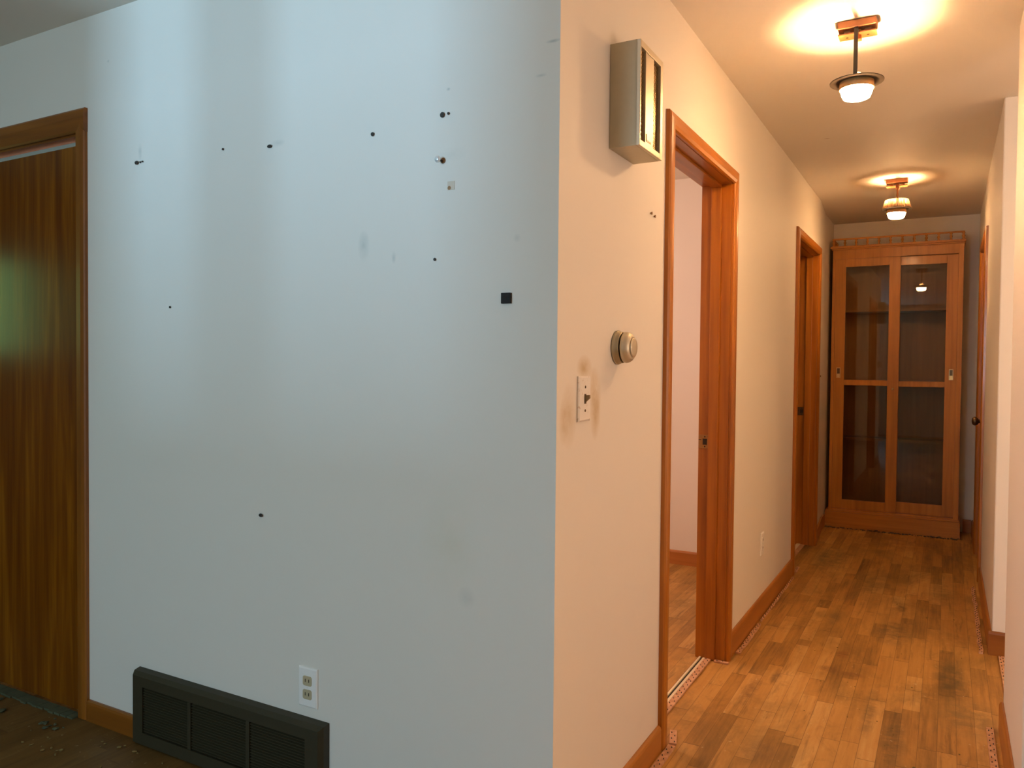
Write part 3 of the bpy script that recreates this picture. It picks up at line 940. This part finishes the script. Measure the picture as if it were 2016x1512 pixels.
# ------------------------------------------------------------------ ceiling lights
def canopy_box(bm, cx, cy, w, d, z0, z1, bev=0.004):
    bx(bm, cx - w / 2, cx + w / 2, cy - d / 2, cy + d / 2, z0, z1, bev)

def lamp(cx, cy, brim_z, label, ribbed, power_up, bowl_mat):
    r = thing('ceiling_light', label, 'ceiling light', (cx, cy, H), 'corridor ceiling lights')
    bm = B()
    canopy_box(bm, cx, cy - 0.005, 0.122, 0.062, H - 0.026, H - 0.0005)
    obj('canopy', bm, M['copper'], r)
    # split mounting plate under the canopy, each half with a screw hole
    for sx in (-1, 1):
        bm = B()
        w0, w1 = (0.006, 0.060)
        x0, x1 = (cx + sx * w1, cx + sx * w0) if sx < 0 else (cx + w0, cx + w1)
        bx(bm, x0, x1, cy - 0.028, cy + 0.026, H - 0.046, H - 0.040, 0.0025)
        lathe(bm, [(0.0045, H - 0.0466), (0.0045, H - 0.0455)], (cx + sx * 0.033, cy, 0), 'z', 16, mat=1)
        bx(bm, (x0 + x1) / 2 - 0.01, (x0 + x1) / 2 + 0.01, cy - 0.01, cy + 0.012, H - 0.041, H - 0.025, 0.001)
        obj('mounting_plate', bm, [M['copper'], M['slot']], r)
    one_box('bracket_tongue', M['copper'], r, cx - 0.007, cx + 0.012, cy - 0.012, cy + 0.016, H - 0.060, H - 0.0265, bev=0.002)
    ry = cy - 0.052 if not ribbed else cy
    rb = brim_z - 0.006 if not ribbed else brim_z + 0.004
    if not ribbed:
        bm = B()
        bx(bm, cx - 0.0065, cx + 0.0065, ry - 0.0022, ry + 0.0022, rb, H - 0.034, 0.0008)
        bx(bm, cx - 0.0065, cx + 0.0065, ry - 0.0022, cy - 0.012, H - 0.0395, H - 0.034, 0.0008)
        obj('hanger_rod', bm, M['lamp_dark'], r)
    else:
        bm = B()
        lathe(bm, [(0.010, H - 0.062), (0.006, H - 0.075), (0.005, H - 0.095), (0.006, H - 0.100), (0.0065, H - 0.112), (0.005, H - 0.116), (0.0055, H - 0.150)], (cx + 0.006, cy - 0.055, 0), 'z', 20)
        bx(bm, cx - 0.004, cx + 0.016, cy - 0.060, cy - 0.008, H - 0.0645, H - 0.0605, 0.001)
        bx(bm, cx + 0.0015, cx + 0.0105, cy - 0.058, cy - 0.052, brim_z + 0.001, H - 0.149, 0.001)
        obj('hanger_rod', bm, M['copper'], r)
    # wide brim with an open middle, the light escapes upward through it
    bm = B()
    lathe(bm, [(0.031, brim_z), (0.086, brim_z - 0.001), (0.0865, brim_z + 0.001), (0.031, brim_z + 0.0025)], (cx, cy, 0), 'z', 72, closed=True)
    obj('brim', bm, M['lamp_dark'], r)
    bm = B()
    lathe(bm, [(0.0545, brim_z + 0.0008), (0.0555, brim_z - 0.0245), (0.0535, brim_z - 0.0245), (0.0525, brim_z + 0.0008)], (cx, cy, 0), 'z', 64, closed=True)
    lathe(bm, [(0.003, -0.003), (0.0028, 0.0005), (0.0015, 0.0015)], (cx, cy - 0.056, brim_z - 0.010), 'y', 14)
    obj('collar', bm, M['lamp_collar'], r)
    bm = B()
    zb = brim_z - 0.0232
    lathe(bm, [(0.0525, zb), (0.0510, zb - 0.008), (0.0465, zb - 0.022), (0.0420, zb - 0.031), (0.034, zb - 0.0345), (0.012, zb - 0.0355)], (cx, cy, 0), 'z', 56)
    obj('glass_bowl', bm, bowl_mat, r)
    bm = B()
    zc = brim_z - 0.0135
    lathe(bm, [(0.004, zc - 0.008), (0.010, zc - 0.005), (0.012, zc), (0.010, zc + 0.006), (0.004, zc + 0.009)], (cx, cy, 0), 'z', 24)
    obj('bulb', bm, M['bulb'], r).visible_shadow = True
    # finial of the bulb socket above the brim
    if not ribbed:
        bm = B()
        for k in range(3):
            a = PI * (0.12 + 0.38 * k)
            px_, py_ = cx + 0.021 * math.cos(a + PI / 2 * 0), cy + 0.021 * math.sin(a)
            lathe(bm, [(0.0025, brim_z + 0.002), (0.0055, brim_z + 0.006), (0.0055, brim_z + 0.012), (0.0025, brim_z + 0.016)], (px_, py_, 0), 'z', 14)
        obj('crystal_bead', bm, M['rib_glass'], r)
        bm = B()
        lathe(bm, [(0.0185, brim_z + 0.016), (0.0185, brim_z + 0.020), (0.012, brim_z + 0.031), (0.010, brim_z + 0.031), (0.0165, brim_z + 0.020), (0.0165, brim_z + 0.016)], (cx, cy, 0), 'z', 28, closed=True)
        obj('finial', bm, M['rib_glass'], r)
    else:
        bm = B()
        lathe(bm, [(0.0815, brim_z + 0.0035), (0.066, brim_z + 0.058), (0.062, brim_z + 0.058), (0.0775, brim_z + 0.0035)], (cx, cy, 0), 'z', 28 * 8, 28, 0.022, closed=True)
        obj('ribbed_shade', bm, M['rib_glass'], r)
    li = bpy.data.lights.new('bulb_light', 'POINT')
    li.energy = power_up
    li.color = LAMP
    li.shadow_soft_size = 0.012
    lo_ = bpy.data.objects.new('bulb_light', li)
    COL.objects.link(lo_)
    lo_.location = (cx, cy, brim_z - 0.0185)
    return r
lamp(0.515, 1.27, 2.238, 'nearer ceiling light, flat dark brim and no shade over its glowing bowl', False, 260.0, M['bowl1'])
lamp(0.507, 3.81, 2.254, 'farther ceiling light, ribbed glass shade over its glowing bowl', True, 95.0, M['bowl2'])

# ------------------------------------------------------------------ glazed cabinet at the corridor end
CY = 5.0
cb = thing('display_cabinet', 'tall wooden cabinet with sliding glass doors at the corridor end', 'cabinet', (0.45, 5.14, 0))
X0, X1 = -0.004, 0.896
bm = B()
bx(bm, X0, X0 + 0.022, CY, 5.285, 0.136, 2.185, 0.0015)
bx(bm, X1 - 0.034, X1, CY, 5.285, 0.136, 2.185, 0.0015)
bx(bm, X0 + 0.022, X1 - 0.034, CY, CY + 0.022, 2.113, 2.185, 0.0015)
bx(bm, X0 + 0.022, X1 - 0.034, CY + 0.022, 5.27, 2.160, 2.185)
bx(bm, X0 + 0.022, X1 - 0.034, CY + 0.002, 5.27, 0.120, 0.148)
obj('case', bm, M['cab_z'], cb)
one_box('back_panel', M['cab_in'], cb, X0 + 0.022, X1 - 0.034, 5.270, 5.285, 0.148, 2.16)
for z in (1.700, 1.148, 0.690):
    one_box('shelf', M['cab_in'], cb, X0 + 0.024, X1 - 0.036, 5.062, 5.268, z, z + 0.020, bev=0.001)
bm = B()
bx(bm, X0 - 0.024, X1 + 0.012, CY - 0.020, 5.285, 0.0, 0.122, 0.002)
bx(bm, X0 - 0.020, X1 + 0.008, CY - 0.014, 5.285, 0.122, 0.136, 0.005)
bx(bm, X0 - 0.024, X1 + 0.014, CY - 0.024, CY - 0.0195, 0.0, 0.022, 0.002)
obj('plinth', bm, M['cab_x'], cb)
bm = B()
bx(bm, X0 - 0.008, X1 + 0.006, CY - 0.010, 5.285, 2.185, 2.197, 0.003)
bx(bm, X0 - 0.016, X1 + 0.011, CY - 0.018, 5.285, 2.197, 2.214, 0.003)
obj('cornice', bm, M['cab_x'], cb)
gz0, gz1 = 2.214, 2.262
gr_ = B()
bx(gr_, X0 - 0.004, X1 + 0.003, CY - 0.009, CY + 0.005, gz1, gz1 + 0.013, 0.003)
bx(gr_, X0 - 0.004, X0 + 0.010, CY + 0.005, 5.27, gz1, gz1 + 0.011, 0.003)
bx(gr_, X1 - 0.011, X1 + 0.003, CY + 0.005, 5.27, gz1, gz1 + 0.011, 0.003)
rail = obj('gallery_rail', gr_, M['cab_x'], cb)
def baluster(x, y, nm, rr=1.0):
    bm = B()
    h = gz1 - gz0
    lathe(bm, [(0.0075 * rr, gz0), (0.0075 * rr, gz0 + 0.08 * h), (0.004 * rr, gz0 + 0.2 * h), (0.0085 * rr, gz0 + 0.5 * h), (0.004 * rr, gz0 + 0.8 * h), (0.0075 * rr, gz0 + 0.93 * h), (0.0075 * rr, gz1)], (x, y, 0), 'z', 16)
    return obj(nm, bm, M['cab_z'], rail)
xa, xb_ = X0 + 0.006, X1 - 0.006
for i in range(12):
    x = xa + (xb_ - xa) * i / 11
    baluster(x, CY - 0.002, 'post' if i in (0, 11) else 'baluster', 1.6 if i in (0, 11) else 1.3)
for x in (X0 + 0.003, X1 - 0.004):
    for y in (5.09, 5.18, 5.26):
        baluster(x, y, 'baluster')

def sliding(name, y0, x0, x1, gl0, gl1, z0, z1, g, label):
    """stiles and rails of one sliding door with two panes; g = pane bounds (bottom0,bottom1,top0,top1)"""
    th_ = 0.018
    bm = B()
    bx(bm, x0, gl0, y0, y0 + th_, z0, z1, 0.0012)
    bx(bm, gl1, x1, y0, y0 + th_, z0, z1, 0.0012)
    for (a, b_) in ((z0, g[0]), (g[1], g[2]), (g[3], z1)):
        bx(bm, gl0, gl1, y0 + 0.0004, y0 + th_, a, b_, 0.0012)
    d = obj(name, bm, M['cab_z'], cb)
    d['label'] = label
    for (a, b_) in ((g[0], g[1]), (g[2], g[3])):
        bm = B(); bx(bm, gl0 - 0.003, gl1 + 0.003, y0 + 0.008, y0 + 0.0105, a - 0.003, b_ + 0.003)
        obj('glass_pane', bm, M['pane'], d)
    return d
dl = sliding('sliding_door', CY + 0.003, 0.0185, 0.478, 0.094, 0.402, 0.150, 2.1125, (0.222, 1.124, 1.166, 2.050), 'left sliding door, running in front')
dr = sliding('sliding_door', CY + 0.026, 0.404, 0.8618, 0.480, 0.788, 0.150, 2.1105, (0.234, 1.120, 1.161, 2.046), 'right sliding door, running behind')
def finger_pull(x, z, y, parent):
    bm = B()
    w_, h_ = 0.015, 0.041
    for d in ((x - w_, x - w_ + 0.005, z - h_, z + h_), (x + w_ - 0.005, x + w_, z - h_, z + h_), (x - w_ + 0.005, x + w_ - 0.005, z - h_, z - h_ + 0.007), (x - w_ + 0.005, x + w_ - 0.005, z + h_ - 0.007, z + h_)):
        bx(bm, d[0], d[1], y - 0.0025, y + 0.0005, d[2], d[3], 0.0008)
    bx(bm, x - w_ + 0.005, x + w_ - 0.005, y - 0.0004, y + 0.0003, z - h_ + 0.007, z + h_ - 0.007, mat=1)
    # bright scooped lip at the bottom of the cup
    a = [bm.verts.new(p) for p in ((x - 0.009, y - 0.0006, z - 0.008), (x + 0.009, y - 0.0006, z - 0.008), (x + 0.009, y - 0.0024, z - 0.034), (x - 0.009, y - 0.0024, z - 0.034))]
    bm.faces.new(a)
    o = obj('finger_pull', bm, [M['brass_old'], M['bronze']], parent); o['label'] = 'brass recessed finger pull'
finger_pull(0.052, 1.222, CY + 0.003, dl)
finger_pull(0.829, 1.216, CY + 0.026, dr)
bm = B(); lathe(bm, [(0.009, 0.0), (0.009, 0.006), (0.006, 0.010), (0.002, 0.011)], (0, 0, 0), 'y', 20)
bmesh.ops.rotate(bm, verts=bm.verts, cent=(0, 0, 0), matrix=Matrix.Rotation(PI, 3, 'Z'))
bmesh.ops.translate(bm, verts=bm.verts, vec=(0.440, CY + 0.003, 1.101)); o = obj('lock', bm, M['brass_old'], dl); o['label'] = 'round brass lock'

# ------------------------------------------------------------------ carpet tack strips, thresholds, debris on the floor
def tack_strip(p0, p1, w, label, ragged=False, seed=1):
    rnd_ = random.Random(seed)
    a, b_ = Vector((*p0, 0)), Vector((*p1, 0))
    d = (b_ - a); L_ = d.length; d.normalize()
    nrm = Vector((-d.y, d.x, 0))
    bm = B()
    h = 0.007
    k = max(2, int(L_ / 0.05)) if ragged else 1
    lo_, hi_ = [], []
    pts = []
    for i in range(k + 1):
        s = L_ * i / k
        j = rnd_.uniform(-0.25, 0.25) * w if ragged else 0
        j2 = rnd_.uniform(-0.25, 0.25) * w if ragged else 0
        pts.append((a + d * s + nrm * (w / 2 + j), a + d * s - nrm * (w / 2 + j2)))
    top = [(bm.verts.new((*p.xy, h)), bm.verts.new((*q.xy, h))) for p, q in pts]
    bot = [(bm.verts.new((*p.xy, 0.0004)), bm.verts.new((*q.xy, 0.0004))) for p, q in pts]
    for i in range(k):
        bm.faces.new((top[i][0], top[i][1], top[i + 1][1], top[i + 1][0]))
        bm.faces.new((bot[i][0], bot[i + 1][0], bot[i + 1][1], bot[i][1]))
        bm.faces.new((top[i][0], top[i + 1][0], bot[i + 1][0], bot[i][0]))
        bm.faces.new((top[i][1], bot[i][1], bot[i + 1][1], top[i + 1][1]))
    bm.faces.new((top[0][0], bot[0][0], bot[0][1], top[0][1]))
    bm.faces.new((top[k][0], top[k][1], bot[k][1], bot[k][0]))
    # nail points in two staggered rows
    s = 0.012
    i = 0
    while s < L_ - 0.006:
        c = a + d * (s + rnd_.uniform(-0.004, 0.004)) + nrm * (w * (0.22 if i % 2 else -0.22))
        lathe(bm, [(0.0019, h - 0.001), (0.0019, h + 0.0012), (0.0006, h + 0.0045)], (c.x, c.y, 0), 'z', 8, mat=1)
        s += 0.021
        i += 1
    o = obj('tack_strip', bm, [M['tack'], M['nail']])
    return tag(o, label, 'tack strip', 'carpet tack strips left on the floor')
tack_strip((0.034, 0.30), (0.034, 0.832), 0.024, 'carpet tack strip along the near left baseboard, at the picture bottom', seed=2)
tack_strip((0.033, 0.846), (0.006, 0.940), 0.023, 'short slanted tack strip piece at the foot of first door frame', seed=3)
tack_strip((-0.066, 0.862), (-0.069, 1.690), 0.026, 'long tack strip lying across the first doorway', seed=4)
tack_strip((-0.040, 1.7005 - 0.045), (0.0195, 1.6905 - 0.036), 0.020, 'short tack strip piece at the far foot of first door frame', seed=5)
tack_strip((0.027, 1.80), (0.027, 2.25), 0.018, 'ragged tack strip along left baseboard just past first doorway', True, 6)
tack_strip((0.024, 2.30), (0.024, 3.22), 0.011, 'thin broken tack strip remnant nearing the second door frame', True, 7)
tack_strip((0.960, 0.82), (0.960, 1.515), 0.022, 'tack strip beside near right baseboard at bottom right', seed=8)
tack_strip((0.960, 2.345), (0.958, 3.545), 0.017, 'tack strip along the far right baseboard', True, 9)
tack_strip((1.034, 1.75), (1.036, 2.340), 0.022, 'tack strip in the side opening behind the near right wall', seed=10)
tack_strip((0.012, 3.36), (0.008, 3.50), 0.018, 'small tack strip scrap at the near foot of second door frame', True, 11)

def threshold(name, label, parts):
    r = thing(name, label, 'threshold', (parts[0][1][0], parts[0][1][2], 0))
    for nm, d, m in parts:
        one_box(nm, m, r, *d, bev=0.0015)
    return r
threshold('transition_strip', 'cream metal carpet transition strip across the first doorway', [
    ('outer_lip', (-0.1085, -0.1000, 0.850, 1.668, 0.0005, 0.0080), M['cream']),
    ('groove', (-0.0998, -0.0925, 0.850, 1.668, 0.0005, 0.0030), M['slot']),
    ('flange', (-0.0923, -0.0815, 0.850, 1.668, 0.0005, 0.0060), M['cream'])])
threshold('transition_strip', 'pale worn transition strip across the second doorway', [
    ('outer_lip', (-0.110, -0.085, 3.332, 4.18, 0.0005, 0.0080), M['cream']),
    ('flange', (-0.0848, -0.055, 3.332, 4.18, 0.0005, 0.0060), M['tack'])])
bm = B()
for i in range(26):
    x0 = D4L + (D4R - D4L) * i / 26
    x1 = D4L + (D4R - D4L) * (i + 1) / 26
    j = random.uniform(-0.006, 0.006)
    bx(bm, x0, x1 - 0.001, -0.040 + j, 0.004, 0.0005, 0.006 + random.uniform(0, 0.003), 0.001)
tag(obj('door_sill_strip', bm, M['olive']), 'greyish green old carpet strip under the closet door', 'threshold')

def crumbs(name, label, mat, boxes, k, rmin, rmax, seed):
    rnd_ = random.Random(seed)
    bm = B()
    for i in range(k):
        (x0, x1, y0, y1) = rnd_.choice(boxes)
        x, y = rnd_.uniform(x0, x1), rnd_.uniform(y0, y1)
        r = rnd_.uniform(rmin, rmax)
        q = bmesh.ops.create_icosphere(bm, subdivisions=1, radius=r)
        bmesh.ops.scale(bm, verts=q['verts'], vec=(rnd_.uniform(0.6, 1.8), rnd_.uniform(0.6, 1.4), 0.5))
        bmesh.ops.rotate(bm, verts=q['verts'], cent=(0, 0, 0), matrix=Matrix.Rotation(rnd_.uniform(0, PI), 3, 'Z'))
        bmesh.ops.translate(bm, verts=q['verts'], vec=(x, y, r * 0.5 + 0.0002))
    return tag(obj(name, bm, mat), label, 'debris', None, 'stuff')
crumbs('floor_crumbs', 'scattered pale crumbs on the living room floor by the closet door', M['crumb'], [(-2.35, -1.75, -0.30, -0.05), (-1.8, -1.3, -0.22, -0.06)], 34, 0.0018, 0.0062, 3)
crumbs('carpet_lint', 'dark lint and padding scraps on the floor at far left', M['olive'], [(-2.32, -2.10, -0.24, -0.07), (-2.30, -2.14, -0.20, -0.10), (-1.95, -1.80, -0.13, -0.06)], 30, 0.003, 0.011, 5)
crumbs('cabinet_debris', 'dark carpet lint along the foot of the cabinet', M['crumb_dark'], [(-0.02, 0.92, 4.935, 4.972)], 150, 0.003, 0.010, 9)
crumbs('corridor_crumbs', 'tiny pale specks on the corridor floor', M['crumb'], [(0.1, 0.9, 0.9, 3.0)], 26, 0.0015, 0.004, 12)

# ------------------------------------------------------------------ light
def area(name, loc, target, sx, sy, power, col, spread=None):
    l = bpy.data.lights.new(name, 'AREA')
    l.shape = 'RECTANGLE'; l.size = sx; l.size_y = sy; l.energy = power; l.color = col
    if spread:
        l.spread = spread
    o = bpy.data.objects.new(name, l); COL.objects.link(o)
    o.location = loc
    d = Vector(target) - Vector(loc)
    o.rotation_euler = d.to_track_quat('-Z', 'Y').to_euler()
    return o
def point(name, loc, power, col, r=0.06):
    l = bpy.data.lights.new(name, 'POINT'); l.energy = power; l.color = col; l.shadow_soft_size = r
    o = bpy.data.objects.new(name, l); COL.objects.link(o); o.location = loc
    return o
# skylight in the living room windows
area('window_daylight', ((WX0 + WX1) / 2, -4.66, (WZ0 + WZ1) / 2), ((WX0 + WX1) / 2, 0, 1.7), WX1 - WX0 - 0.1, WZ1 - WZ0 - 0.1, 66, (0.56, 0.83, 1.0))
area('side_window_daylight', (-4.46, (LY0 + LY1) / 2, 1.6), (0, (LY0 + LY1) / 2, 1.6), 0.50, 0.58, 1.2, (0.38, 1.0, 0.42))
# light panel added outside, stands for ground glare, makes the wall's daylight bands
area('added_glare', (-0.62, -16.6, -0.5), (-0.7, 0, 1.9), 0.85, 2.8, 1500, (0.42, 0.72, 1.0))
# bedroom behind the first doorway, and the room to the right
point('bedroom_lamp', (-1.6, 1.5, 2.1), 50, (1.0, 0.67, 0.54), 0.12)
point('side_room_lamp', (2.1, 0.30, 1.30), 33, (1.0, 0.73, 0.56), 0.30)
point('recess_fill', (2.5, 1.75, 1.7), 24, (1.0, 0.60, 0.29), 0.2)  # added fill to brighten the middle of the corridor, no lamp known there

w = bpy.data.worlds.new('outdoors'); scene.world = w
w.use_nodes = True
t = w.node_tree
bg = t.nodes['Background']
tc = t.nodes.new('ShaderNodeTexCoord'); sp = t.nodes.new('ShaderNodeSeparateXYZ'); rp = t.nodes.new('ShaderNodeValToRGB')
t.links.new(tc.outputs['Generated'], sp.inputs[0]); t.links.new(sp.outputs[2], rp.inputs[0]); t.links.new(rp.outputs[0], bg.inputs[0])
e = rp.color_ramp.elements
e[0].position = 0.0; e[0].color = (0.10, 0.16, 0.06, 1)
e[1].position = 0.35; e[1].color = (0.55, 0.80, 1.0, 1)
m_ = e.new(0.12); m_.color = (0.12, 0.30, 0.07, 1)
bg.inputs[1].default_value = 1.5
